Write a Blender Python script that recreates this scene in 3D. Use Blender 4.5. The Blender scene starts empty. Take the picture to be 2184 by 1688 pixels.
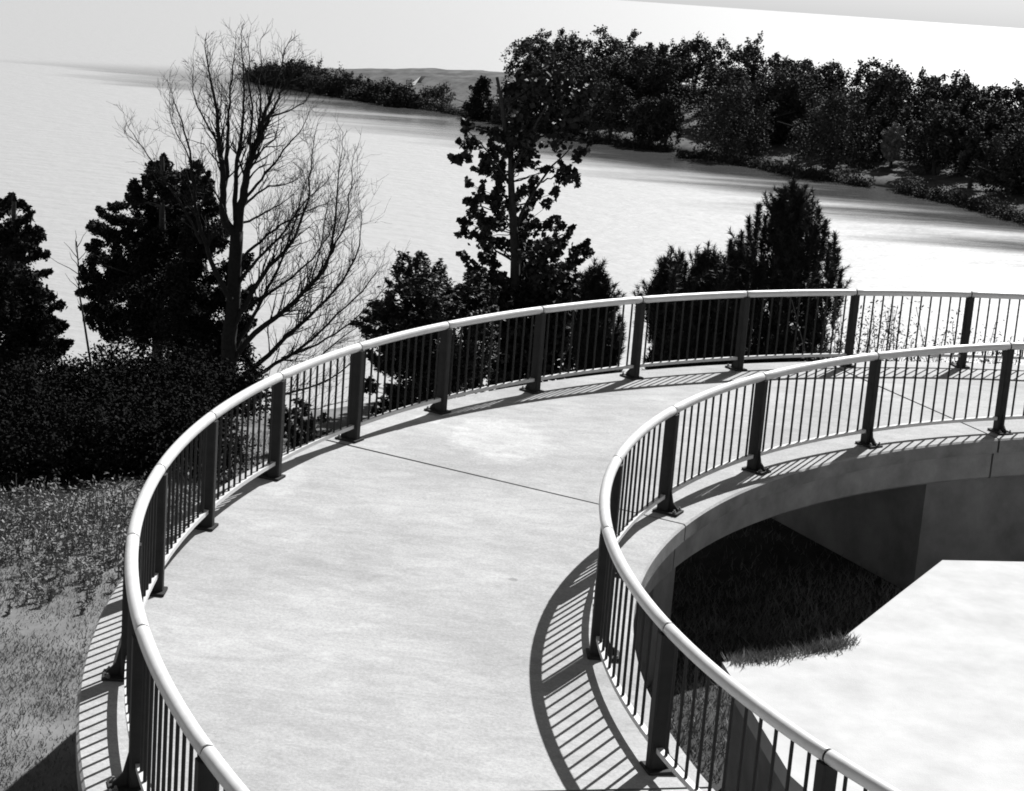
import bpy, math
import numpy as np
from mathutils import Vector

rng = np.random.default_rng(7)
scene = bpy.context.scene
COL = scene.collection
PI = math.pi

# ------------------------------------------------------------------ camera
# the camera stands at the world origin, looking along +Y and downwards
F, PITCH, ROLL = 3754.7, 0.21304, 0.07017       # focal length in units of a 2184-wide frame
PPX, PPY, FW, FH = 980.0, 790.0, 2184.0, 1688.0
cp, sp, cr, sr = math.cos(PITCH), math.sin(PITCH), math.cos(ROLL), math.sin(ROLL)
cam_d = bpy.data.cameras.new('camera')
cam = bpy.data.objects.new('camera', cam_d)
COL.objects.link(cam)
cam_d.sensor_width = 36.0
cam_d.lens = F / FW * 36.0
cam_d.shift_x = (FW / 2 - PPX) / FW
cam_d.shift_y = -(FH / 2 - PPY) / FW
cam_d.clip_start = 0.1
cam_d.clip_end = 200000
right = Vector((cr, sr * sp, sr * cp))
fwd = Vector((0, cp, -sp))
up = right.cross(fwd)
from mathutils import Matrix
M3 = Matrix((right, up, -fwd)).transposed()
cam.matrix_world = M3.to_4x4()
scene.camera = cam

# ------------------------------------------------------------------ world, sun, exposure
SUN_AZ, SUN_EL = math.radians(30.0), math.radians(46.0)
world = bpy.data.worlds.new('World')
scene.world = world
world.use_nodes = True
wn, wl = world.node_tree.nodes, world.node_tree.links
wn.clear()
sky = wn.new('ShaderNodeTexSky'); sky.sky_type = 'NISHITA'; sky.sun_disc = False
sky.sun_elevation = SUN_EL; sky.sun_rotation = SUN_AZ
sky.altitude = 50; sky.air_density = 1.0; sky.dust_density = 0.6
bw = wn.new('ShaderNodeRGBToBW')                 # black-and-white film: the sky's luminance
bg = wn.new('ShaderNodeBackground'); bg.inputs['Strength'].default_value = 0.05
out = wn.new('ShaderNodeOutputWorld')
wl.new(sky.outputs[0], bw.inputs[0]); wl.new(bw.outputs[0], bg.inputs[0]); wl.new(bg.outputs[0], out.inputs[0])
sun_d = bpy.data.lights.new('sun', 'SUN'); sun_d.energy = 5.0; sun_d.angle = math.radians(0.5)
sun_d.color = (1, 1, 1)
sun = bpy.data.objects.new('sun', sun_d); COL.objects.link(sun)
sdir = Vector((math.sin(SUN_AZ) * math.cos(SUN_EL), math.cos(SUN_AZ) * math.cos(SUN_EL), math.sin(SUN_EL)))
sun.rotation_euler = (-sdir).to_track_quat('-Z', 'Y').to_euler()
vs = scene.view_settings
vs.view_transform = 'Standard'; vs.look = 'None'; vs.gamma = 1.0; vs.use_curve_mapping = False
vs.exposure = 0.8
scene.cycles.filter_width = 1.8

# ------------------------------------------------------------------ helpers
def ray(px, py):
    dx, dy = px - PPX, py - PPY
    u = (cr * dx + sr * dy) / F; z = -(-sr * dx + cr * dy) / F
    return np.array([u, cp + sp * z, -sp + cp * z])
def at(px, py, Y):
    d = ray(px, py); return d * (Y / d[1])
def on_z(px, py, z):
    d = ray(px, py); return d * (z / d[2])

class MB:
    """collects vertices and faces, builds ONE mesh"""
    def __init__(s): s.V = []; s.Q = []; s.T = []; s.n = 0
    def add(s, V, Q=None, T=None):
        V = np.asarray(V, float).reshape(-1, 3)
        if Q is not None and len(Q): s.Q.append(np.asarray(Q, int).reshape(-1, 4) + s.n)
        if T is not None and len(T): s.T.append(np.asarray(T, int).reshape(-1, 3) + s.n)
        s.V.append(V); s.n += len(V)
    def box(s, lo, hi):
        x0, y0, z0 = lo; x1, y1, z1 = hi
        s.add([(x0,y0,z0),(x1,y0,z0),(x1,y1,z0),(x0,y1,z0),(x0,y0,z1),(x1,y0,z1),(x1,y1,z1),(x0,y1,z1)],
              [(0,3,2,1),(4,5,6,7),(0,1,5,4),(1,2,6,5),(2,3,7,6),(3,0,4,7)])
    def tube(s, P, r, k=6, cap=True):
        P = np.asarray(P, float); n = len(P)
        r = np.broadcast_to(np.asarray(r, float), (n,))
        T = np.gradient(P, axis=0); T /= np.linalg.norm(T, axis=1)[:, None] + 1e-9
        a = np.array([0, 0, 1.0]) if abs(T[:, 2]).mean() < .8 else np.array([1.0, 0, 0])
        U = np.cross(T, a); U /= np.linalg.norm(U, axis=1)[:, None] + 1e-9
        W = np.cross(T, U)
        th = np.arange(k) * 2 * PI / k
        V = P[:, None] + r[:, None, None] * (np.cos(th)[None, :, None] * U[:, None] + np.sin(th)[None, :, None] * W[:, None])
        i, j = np.meshgrid(np.arange(n - 1), np.arange(k), indexing='ij')
        j2 = (j + 1) % k
        Q = np.stack([i*k+j, i*k+j2, (i+1)*k+j2, (i+1)*k+j], -1).reshape(-1, 4)
        V = V.reshape(-1, 3); T3 = []
        if cap:
            V = np.concatenate([V, P[:1], P[-1:]])
            for q in range(k):
                T3.append((n*k, (q+1) % k, q)); T3.append((n*k+1, (n-1)*k+q, (n-1)*k+(q+1) % k))
        s.add(V, Q, T3)
    def build(s, name, mat, parent=None, smooth=False, base=None):
        V = np.concatenate(s.V)
        if base is not None: V = V - np.asarray(base)
        Q = np.concatenate(s.Q) if s.Q else np.zeros((0, 4), int)
        T = np.concatenate(s.T) if s.T else np.zeros((0, 3), int)
        me = bpy.data.meshes.new(name)
        me.vertices.add(len(V)); me.vertices.foreach_set('co', V.astype(np.float32).ravel())
        me.loops.add(len(Q)*4 + len(T)*3)
        me.loops.foreach_set('vertex_index', np.concatenate([Q.ravel(), T.ravel()]).astype(np.int32))
        me.polygons.add(len(Q) + len(T))
        ls = np.concatenate([np.arange(len(Q))*4, len(Q)*4 + np.arange(len(T))*3]).astype(np.int32)
        me.polygons.foreach_set('loop_start', ls)
        me.polygons.foreach_set('use_smooth', np.full(len(Q)+len(T), bool(smooth)))
        me.update(calc_edges=True)
        me.materials.append(mat)
        return link(name, me, parent)

def link(name, me, parent=None, loc=None, rz=0.0):
    o = bpy.data.objects.new(name, me); COL.objects.link(o)
    if parent is not None: o.parent = parent
    if loc is not None: o.location = tuple(loc)
    if rz: o.rotation_euler = (0, 0, rz)
    return o
def tag(o, label=None, cat=None, group=None, kind=None):
    if label: o['label'] = label
    if cat: o['category'] = cat
    if group: o['group'] = group
    if kind: o['kind'] = kind
    return o
def thing(name, label, cat, loc, group=None):
    o = bpy.data.objects.new(name, None); COL.objects.link(o)
    o.location = tuple(loc); o.empty_display_size = .3
    return tag(o, label, cat, group)

# ------------------------------------------------------------------ materials
def mat(name, col, rough=.8, spec=.3, var=.0, scale=4.0, bump=0.0, bscale=60.0, metal=0.0):
    m = bpy.data.materials.new(name); m.use_nodes = True
    n, l = m.node_tree.nodes, m.node_tree.links
    b = n['Principled BSDF']
    b.inputs['Base Color'].default_value = (col, col, col, 1)
    b.inputs['Roughness'].default_value = rough
    b.inputs['Specular IOR Level'].default_value = spec
    b.inputs['Metallic'].default_value = metal
    tc = n.new('ShaderNodeTexCoord')
    if var:
        t = n.new('ShaderNodeTexNoise'); t.inputs['Scale'].default_value = scale; t.inputs['Detail'].default_value = 6
        t.inputs['Roughness'].default_value = .65
        r = n.new('ShaderNodeMapRange')
        r.inputs['From Min'].default_value = .3; r.inputs['From Max'].default_value = .7
        r.inputs['To Min'].default_value = col * (1 - var); r.inputs['To Max'].default_value = col * (1 + var)
        l.new(tc.outputs['Object'], t.inputs['Vector']); l.new(t.outputs['Fac'], r.inputs['Value'])
        l.new(r.outputs[0], b.inputs['Base Color'])
    if bump:
        t2 = n.new('ShaderNodeTexNoise'); t2.inputs['Scale'].default_value = bscale; t2.inputs['Detail'].default_value = 4
        bp = n.new('ShaderNodeBump'); bp.inputs['Strength'].default_value = bump; bp.inputs['Distance'].default_value = .01
        l.new(tc.outputs['Object'], t2.inputs['Vector']); l.new(t2.outputs['Fac'], bp.inputs['Height'])
        l.new(bp.outputs[0], b.inputs['Normal'])
    return m

M_RAIL = mat('pale_painted_rail', .55, .38, .5, .08, 9, .12, 220)
M_POST = mat('grey_painted_steel', .028, .6, .12, .2, 7, .12, 160)
M_GAP = mat('dark_joint_filler', .025, .9, .1)
M_BOLT = mat('bolt_steel', .12, .45, .5, .2, 30)
M_EDGE = mat('slab_edge_concrete', .22, .9, .2, .35, 2.6, .35, 70)  # side faces of the slab, darker than the deck top
M_CONC = mat('fascia_concrete', .28, .9, .2, .28, 2.2, .35, 70)
M_WALL = mat('wall_concrete', .24, .9, .2, .3, 1.5, .35, 50)
M_BARK = mat('bark', .045, .9, .2, .35, 14, .5, 40)
M_DEADBARK = mat('bare_grey_bark', .02, .9, .2, .35, 14, .5, 40)
M_LEAF = mat('dark_leaf', .02, .8, .06, .3, 3)
M_SHRUB = mat('shade_dark_leaf', .011, .85, .04, .5, 1.2)  # leaf darkened to put the bank's tree shade into its colour
M_LEAF2 = mat('broad_leaf', .028, .55, .2, .3, 5)
M_NEEDLE = mat('pine_needle', .024, .6, .25, .3, 4)
M_FAR = mat('far_leaf', .038, .8, .15, .4, .6)
M_WILLOW = mat('willow_leaf', .045, .8, .15, .4, .5)
M_GRASS = mat('grass_blade', .18, .7, .2, .35, 1.3)
M_WEED = mat('weed_leaf', .19, .7, .2, .4, 2.0)
M_WEEDT = mat('tall_weed_leaf', .12, .7, .2, .4, 2.0)
M_SOIL = mat('grassy_soil', .14, .95, .1, .4, 1.1, .6, 9)
M_LAWN = mat('far_lawn', .085, .95, .1, .55, .5, .8, 3)
M_PALE = mat('pale_landing_concrete', .4, .9, 0.2, .14, 1.6, .3, 60)
M_SHADE_EARTH = mat('shade_dark_earth', .045, .95, .1, .4, 2.0, .6, 20)  # soil darkened to carry the shade beneath the ramp
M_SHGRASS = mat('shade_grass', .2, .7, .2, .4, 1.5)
M_PATH = mat('far_path', .5, .95, .1, .1, 1)

def deck_material():
    m = bpy.data.materials.new('deck_concrete'); m.use_nodes = True
    n, l = m.node_tree.nodes, m.node_tree.links
    b = n['Principled BSDF']; b.inputs['Roughness'].default_value = .82; b.inputs['Specular IOR Level'].default_value = .3
    tc = n.new('ShaderNodeTexCoord')
    def noise(scale, det=6, rough=.6, dist=0, stretch=None):
        t = n.new('ShaderNodeTexNoise'); t.inputs['Scale'].default_value = scale; t.inputs['Detail'].default_value = det
        t.inputs['Roughness'].default_value = rough; t.inputs['Distortion'].default_value = dist
        if stretch:
            mp = n.new('ShaderNodeMapping'); mp.inputs['Scale'].default_value = stretch
            mp.inputs['Rotation'].default_value = (0, 0, .5)
            l.new(tc.outputs['Object'], mp.inputs['Vector']); l.new(mp.outputs[0], t.inputs['Vector'])
        else: l.new(tc.outputs['Object'], t.inputs['Vector'])
        return t.outputs['Fac']
    def rng_(x, a, b_, c, d):
        r = n.new('ShaderNodeMapRange'); r.inputs[1].default_value = a; r.inputs[2].default_value = b_
        r.inputs[3].default_value = c; r.inputs[4].default_value = d; l.new(x, r.inputs[0]); return r.outputs[0]
    def mul(x, y):
        q = n.new('ShaderNodeMath'); q.operation = 'MULTIPLY'
        l.new(x, q.inputs[0])
        if isinstance(y, (int, float)): q.inputs[1].default_value = y
        else: l.new(y, q.inputs[1])
        return q.outputs[0]
    v = rng_(noise(.55, 5), .3, .7, .82, 1.14)
    v = mul(v, rng_(noise(2.6, 7, .7, .6, (1, 2.2, 1)), .3, .7, .82, 1.15))
    v = mul(v, rng_(noise(38, 4, .7), .25, .75, .76, 1.2))
    v = mul(v, rng_(noise(150, 2, .7), .3, .7, .86, 1.12))
    # pale worn patches with their own outline
    def patch(cx, cy, ax, ay, rot, amt):
        mp = n.new('ShaderNodeMapping'); mp.vector_type = 'TEXTURE'
        mp.inputs['Location'].default_value = (cx - 8.83714, cy - 13.93013, 0); mp.inputs['Rotation'].default_value = (0, 0, rot)
        mp.inputs['Scale'].default_value = (ax, ay, 1000)
        l.new(tc.outputs['Object'], mp.inputs['Vector'])
        ln = n.new('ShaderNodeVectorMath'); ln.operation = 'LENGTH'; l.new(mp.outputs[0], ln.inputs[0])
        ad = n.new('ShaderNodeMath'); ad.operation = 'ADD'
        l.new(ln.outputs['Value'], ad.inputs[0]); l.new(rng_(noise(2.2, 6, .7), .2, .8, -.55, .55), ad.inputs[1])
        return rng_(ad.outputs[0], .75, 1.1, amt, 1.0)
    for a in ((.52, 19.75, .62, .85, .25, 1.3), (-.32, 20.3, .16, .24, .5, 1.28), (.5, 18.9, .4, .22, .3, 1.16),
              (-1.75, 17.5, .25, .6, .0, 1.2), (.62, 15.24, .05, .05, .3, .7), (-.9, 14.9, .7, .3, .5, .93), (.6, 22, 1.6, .5, .2, .92)):
        v = mul(v, patch(*a))
    v = mul(v, .315)
    l.new(v, b.inputs['Base Color'])
    bp = n.new('ShaderNodeBump'); bp.inputs['Strength'].default_value = .35; bp.inputs['Distance'].default_value = .006
    l.new(noise(90, 4, .7), bp.inputs['Height']); l.new(bp.outputs[0], b.inputs['Normal'])
    return m
M_DECK = deck_material()

def water_material():
    m = bpy.data.materials.new('lake_water'); m.use_nodes = True
    n, l = m.node_tree.nodes, m.node_tree.links
    b = n['Principled BSDF']
    b.inputs['Base Color'].default_value = (.26, .26, .26, 1)
    b.inputs['Roughness'].default_value = .42
    b.inputs['IOR'].default_value = 1.36
    b.inputs['Specular IOR Level'].default_value = .9
    g = n.new('ShaderNodeNewGeometry')
    def noise(scale, stretch, det=3):
        mp = n.new('ShaderNodeMapping'); mp.inputs['Scale'].default_value = stretch
        mp.inputs['Rotation'].default_value = (0, 0, .15)
        t = n.new('ShaderNodeTexNoise'); t.inputs['Scale'].default_value = scale; t.inputs['Detail'].default_value = det
        l.new(g.outputs['Position'], mp.inputs['Vector']); l.new(mp.outputs[0], t.inputs['Vector'])
        return t.outputs['Fac']
    a = n.new('ShaderNodeMath'); a.operation = 'MULTIPLY_ADD'; a.inputs[1].default_value = .3
    l.new(noise(1.9, (1, 1.3, 1), 4), a.inputs[0]); l.new(noise(.4, (1, 1.8, 1), 3), a.inputs[2])
    bp = n.new('ShaderNodeBump'); bp.inputs['Strength'].default_value = .5; bp.inputs['Distance'].default_value = .3
    l.new(a.outputs[0], bp.inputs['Height']); l.new(bp.outputs[0], b.inputs['Normal'])
    # the lee of the far shore is calmer: smoother water with ragged wind lanes at its edge
    nrm_, off, tan_, tl_ = LEE
    dt = n.new('ShaderNodeVectorMath'); dt.operation = 'DOT_PRODUCT'; dt.inputs[1].default_value = (nrm_[0], nrm_[1], 0)
    l.new(g.outputs['Position'], dt.inputs[0])
    ws = n.new('ShaderNodeMath'); ws.operation = 'MULTIPLY_ADD'; ws.inputs[1].default_value = 46
    l.new(noise(.05, (.5, 2.2, 1), 6), ws.inputs[0]); l.new(dt.outputs['Value'], ws.inputs[2])
    mr = n.new('ShaderNodeMapRange'); mr.interpolation_type = 'SMOOTHSTEP'
    mr.inputs[1].default_value = off + 14; mr.inputs[2].default_value = off + 38; mr.inputs[3].default_value = .46; mr.inputs[4].default_value = .13
    l.new(ws.outputs[0], mr.inputs[0])
    far_ = n.new('ShaderNodeMapRange'); far_.interpolation_type = 'SMOOTHSTEP'
    far_.inputs[1].default_value = off + 70; far_.inputs[2].default_value = off + 105
    far_.inputs[3].default_value = .13; far_.inputs[4].default_value = .46
    l.new(dt.outputs['Value'], far_.inputs[0])
    mx = n.new('ShaderNodeMath'); mx.operation = 'MAXIMUM'
    l.new(mr.outputs[0], mx.inputs[0]); l.new(far_.outputs[0], mx.inputs[1])
    d2 = n.new('ShaderNodeVectorMath'); d2.operation = 'DOT_PRODUCT'; d2.inputs[1].default_value = (tan_[0], tan_[1], 0)
    l.new(g.outputs['Position'], d2.inputs[0])
    lf = n.new('ShaderNodeMapRange'); lf.interpolation_type = 'SMOOTHSTEP'
    lf.inputs[1].default_value = tl_ - 25; lf.inputs[2].default_value = tl_ + 30; lf.inputs[3].default_value = .46; lf.inputs[4].default_value = .13
    l.new(d2.outputs['Value'], lf.inputs[0])
    m2 = n.new('ShaderNodeMath'); m2.operation = 'MAXIMUM'; l.new(mx.outputs[0], m2.inputs[0]); l.new(lf.outputs[0], m2.inputs[1])
    l.new(m2.outputs[0], b.inputs['Roughness']); mx = m2
    mb_ = n.new('ShaderNodeMapRange'); mb_.inputs[1].default_value = .13; mb_.inputs[2].default_value = .44
    l.new(mx.outputs[0], mb_.inputs[0])
    mb_.inputs[3].default_value = .06; mb_.inputs[4].default_value = .30
    l.new(mb_.outputs[0], b.inputs['Base Color'])  # base colour darkened in the lee, standing in for reflected shore trees
    return m

# ------------------------------------------------------------------ terrain and water
CX, CY, R1, R2 = 8.83714, 13.93013, 11.25155, 7.54308
H = 1.07
def zO(t): return -4.05057 - .185977 * (t - PI)
def zI(t): return -4.21585 - .326404 * (t - PI)
def deckz(t, R): return zI(t) + (zO(t) - zI(t)) * (R - R2) / (R1 - R2) - H
def hash2(x, y):
    return (np.sin(x*1.7+y*.6)*np.sin(y*1.3-x*.4) + .5*np.sin(x*3.9+1)*np.sin(y*4.3+2))
def ground(x, y):
    r = np.hypot(x - CX, y - CY)
    d = np.maximum(r - 12.5, 0); e = np.maximum(r - 21, 0)
    z = -6.95 - .09*d - .30*e
    return np.maximum(z, -17) + .05*hash2(x, y)*np.clip((r-11)/4, 0, 1)

xs = np.concatenate([np.linspace(-140, -22, 30), np.linspace(-20, 22, 110), np.linspace(24, 140, 30)])
ys = np.concatenate([np.linspace(-90, 4, 24), np.linspace(5, 60, 140)])
gx, gy = np.meshgrid(xs, ys)
V = np.stack([gx, gy, ground(gx, gy)], -1).reshape(-1, 3)
nx, ny = len(xs), len(ys)
i, j = np.meshgrid(np.arange(nx-1), np.arange(ny-1))
Q = np.stack([j*nx+i, j*nx+i+1, (j+1)*nx+i+1, (j+1)*nx+i], -1).reshape(-1, 4)
b = MB(); b.add(V, Q); g = b.build('ground', M_SOIL, smooth=True); tag(g, kind='structure')

# ramp shade put into the colour of an added earth sheet right under it
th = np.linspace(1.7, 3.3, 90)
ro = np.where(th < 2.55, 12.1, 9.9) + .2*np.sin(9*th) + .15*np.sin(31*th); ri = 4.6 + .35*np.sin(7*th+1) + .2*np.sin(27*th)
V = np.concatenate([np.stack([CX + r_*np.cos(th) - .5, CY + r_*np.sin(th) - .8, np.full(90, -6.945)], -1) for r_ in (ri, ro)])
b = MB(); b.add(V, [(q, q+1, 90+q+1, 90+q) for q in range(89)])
tag(b.build('shade_earth', M_SHADE_EARTH), kind='structure')

# far shore: a low wooded spit of land, water again behind it
SH = [(505,158),(560,176),(620,189),(700,200),(800,214),(880,226),(960,238),(1080,262),(1250,297),(1330,306),(1450,322),(1480,330),(1600,350),(1700,370),(1800,386),(1915,405),(2050,432),(2184,470),(2340,520)]
shore = np.array([on_z(a, c, -15.0) for a, c in SH])
def resample(P, n):
    d = np.concatenate([[0], np.cumsum(np.linalg.norm(np.diff(P[:, :2], axis=0), axis=1))])
    s = np.linspace(0, d[-1], n)
    return np.stack([np.interp(s, d, P[:, k]) for k in range(3)], -1)
shore = resample(shore, 160)
_c, _n = shore[:, :2].mean(0), np.linalg.svd(shore[20:140, :2] - shore[20:140, :2].mean(0))[2][1]
_n = _n*np.sign(_n[1])
_t = np.array([_n[1], -_n[0]]); _t = _t*np.sign(_t @ (shore[140, :2]-shore[20, :2]))
LEE = (_n, float(shore[20:140, :2].mean(0) @ _n) - 22, _t, float(shore[0, :2] @ _t))
M_WATER = water_material()
b = MB(); S = 60000.; b.add([(-S,-S,-15),(S,-S,-15),(S,S,-15),(-S,S,-15)], [(0,1,2,3)])
tag(b.build('water', M_WATER), kind='structure')
tn = np.gradient(shore[:, :2], axis=0); tn /= np.linalg.norm(tn, axis=1)[:, None]
nrm = np.stack([-tn[:, 1], tn[:, 0]], -1); nrm *= np.sign(nrm[:, 1:2] + 1e-9)
for _ in range(30): nrm[1:-1] = (nrm[:-2] + nrm[1:-1] + nrm[2:])/3
nrm /= np.linalg.norm(nrm, axis=1)[:, None]
u_ = np.linspace(0, 1, 160)
wid = 58*np.clip(u_/.45, 0, 1)**.6+ .3
tap = np.clip(wid/50, 0, 1)**.8
prof = [(0, -.6), (.006, .12), (.02, .5), (.05, .75), (.12, 1.2), (.22, 2.0), (.34, 3.2), (.48, 4.3), (.62, 4.6), (.8, 3.2), (1, -.6)]
rows = []
for s_, h_ in prof:
    p = shore.copy(); jag = .5*hash2(p[:, 0]*.55, p[:, 1]*.4)*(s_ < .03)
    p[:, :2] += nrm*(wid*s_ + jag*np.clip(tap*2, 0, 1))[:, None]
    p[:, 2] = -15 + (h_*tap if h_ > 0 else h_) + .18*hash2(p[:, 0]*.35, p[:, 1]*.35)*(h_ > .9)*tap
    rows.append(p)
far = np.stack(rows)
n1, n2 = far.shape[:2]
i, j = np.meshgrid(np.arange(n2-1), np.arange(n1-1))
Q = np.stack([j*n2+i, j*n2+i+1, (j+1)*n2+i+1, (j+1)*n2+i], -1).reshape(-1, 4)
b = MB(); b.add(far.reshape(-1, 3), Q)
tag(b.build('shore', M_LAWN, smooth=True), kind='structure')
def far_ground(x, y):
    P = far.reshape(-1, 3); d = (P[:, 0]-x)**2 + (P[:, 1]-y)**2
    k = np.argsort(d)[:3]; w = 1/(d[k]+1e-3); return float((P[k, 2]*w).sum()/w.sum())

# ------------------------------------------------------------------ the curved concrete ramp
RIN, ROUT = R2 - .345, R1 + .35
def P3(t, R, dz): return (CX + R*math.cos(t), CY + R*math.sin(t), deckz(t, R) + dz)
def sweep(section, t0, t1, step=.02):
    n = max(2, int(abs(t1-t0)/step)+1); ts = np.linspace(t0, t1, n); k = len(section)
    V = np.array([[P3(t, R, dz) for R, dz in section] for t in ts]).reshape(-1, 3)
    i, j = np.meshgrid(np.arange(n-1), np.arange(k), indexing='ij'); j2 = (j+1) % k
    Q = np.stack([i*k+j, i*k+j2, (i+1)*k+j2, (i+1)*k+j], -1).reshape(-1, 4)
    b = MB(); T = []
    b.add(V, Q)
    for e, off in ((0, 0), (1, (n-1)*k)):
        for q in range(1, k-1):
            T.append((off, off+q+1, off+q) if e else (off, off+q, off+q+1))
    b.T.append(np.array(T))
    return b
ramp = thing('curved_ramp', 'curved concrete walkway ramp with pale worn deck on a radial pier', 'ramp', (CX, CY, -6.95))
RB = (CX, CY, -6.95)
radial = list(np.linspace(RIN+.02, ROUT-.02, 8))
slab_sec = [(R, 0) for R in radial] + [(ROUT, -.02), (ROUT, -.175), (RIN, -.175), (RIN, -.02)]
JT = [1.2, 1.889, 2.678, 3.467, 4.5]
for a, c in zip(JT[:-1], JT[1:]):
    g_ = .0019
    sl_ = sweep(slab_sec, a+g_, c-g_).build('deck_slab', M_DECK, ramp, base=RB)
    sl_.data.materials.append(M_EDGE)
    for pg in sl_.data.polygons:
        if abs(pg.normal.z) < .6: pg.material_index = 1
    gs = [(RIN+.09, -.178), (RIN+.09, -.50), (RIN+.13, -.53), (ROUT-.10, -.53), (ROUT-.06, -.50), (ROUT-.06, -.178)]
    sweep(gs, a+g_, c-g_).build('girder', M_CONC, ramp, base=RB)
for t in JT[1:-1]:
    sweep([(RIN+.01, -.03), (ROUT-.01, -.03), (ROUT-.01, -.17), (RIN+.01, -.17)], t-.0018, t+.0018).build('joint_filler', M_GAP, ramp, base=RB)
def radial_wall(t0, t1, Ra, Rb, top, name, step=.02):
    n = max(2, int(abs(t1-t0)/step)+1); ts = np.linspace(t0, t1, n)
    V = []
    for t in ts:
        for R, lo in ((Ra, 1), (Rb, 1), (Rb, 0), (Ra, 0)):
            x, y = CX+R*math.cos(t), CY+R*math.sin(t)
            V.append((x, y, -8.6 if lo else deckz(t, R)+top))
    i, j = np.meshgrid(np.arange(n-1), np.arange(4), indexing='ij'); j2 = (j+1) % 4
    Q = np.stack([i*4+j, i*4+j2, (i+1)*4+j2, (i+1)*4+j], -1).reshape(-1, 4)
    b = MB(); b.add(V, Q); e = (n-1)*4
    b.Q.append(np.array([(0, 3, 2, 1), (e, e+1, e+2, e+3)]))
    return b.build(name, M_WALL, ramp, base=RB)
radial_wall(2.62, 2.70, 7.42, 11.2, -.52, 'pier')
radial_wall(3.46, 3.54, 7.42, 11.2, -.52, 'pier')
radial_wall(1.2, 1.985, 7.55, 11.3, -.52, 'abutment_wall')

# pale concrete landing in the middle of the loop, its straight edge towards the shade under the ramp
LZ = -5.75
e0 = [on_z(a_, c_, LZ) for a_, c_ in ((2010, 1195), (1912, 1271), (1785, 1371), (1740, 1386), (1620, 1404), (1540, 1412))]
e1 = [np.array([CX + 6.2*math.cos(t), CY + 6.2*math.sin(t), LZ]) for t in (3.35, 3.6, 3.9, 4.3, 4.8, 5.3, 5.9, 6.5, 7.0, 7.4)]
poly = np.array(e0 + e1); npol = len(poly)
LB = np.array([poly[:, 0].mean(), poly[:, 1].mean(), -6.95])
landing = thing('landing', 'bright pale concrete landing in the lower right corner inside the ramp loop', 'landing', LB)
b = MB(); V = np.concatenate([poly, poly - [0, 0, .16]])
cen = poly.mean(0)
V = np.concatenate([V, [cen, cen - [0, 0, .16]]])
b.add(V, [(q, npol+q, npol+(q+1) % npol, (q+1) % npol) for q in range(npol)], [(2*npol, (q+1) % npol, q) for q in range(npol)] + [(2*npol+1, npol+q, npol+(q+1) % npol) for q in range(npol)])
b.build('slab', M_PALE, landing, base=LB)
inn = cen + (poly - cen)*.975
b = MB(); V = np.concatenate([inn - [0, 0, .162], np.stack([inn[:, 0], inn[:, 1], np.full(npol, -7.4)], -1)])
b.add(V, [(q, npol+q, npol+(q+1) % npol, (q+1) % npol) for q in range(npol)])
b.build('retaining_wall', M_WALL, landing, base=LB)

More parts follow.
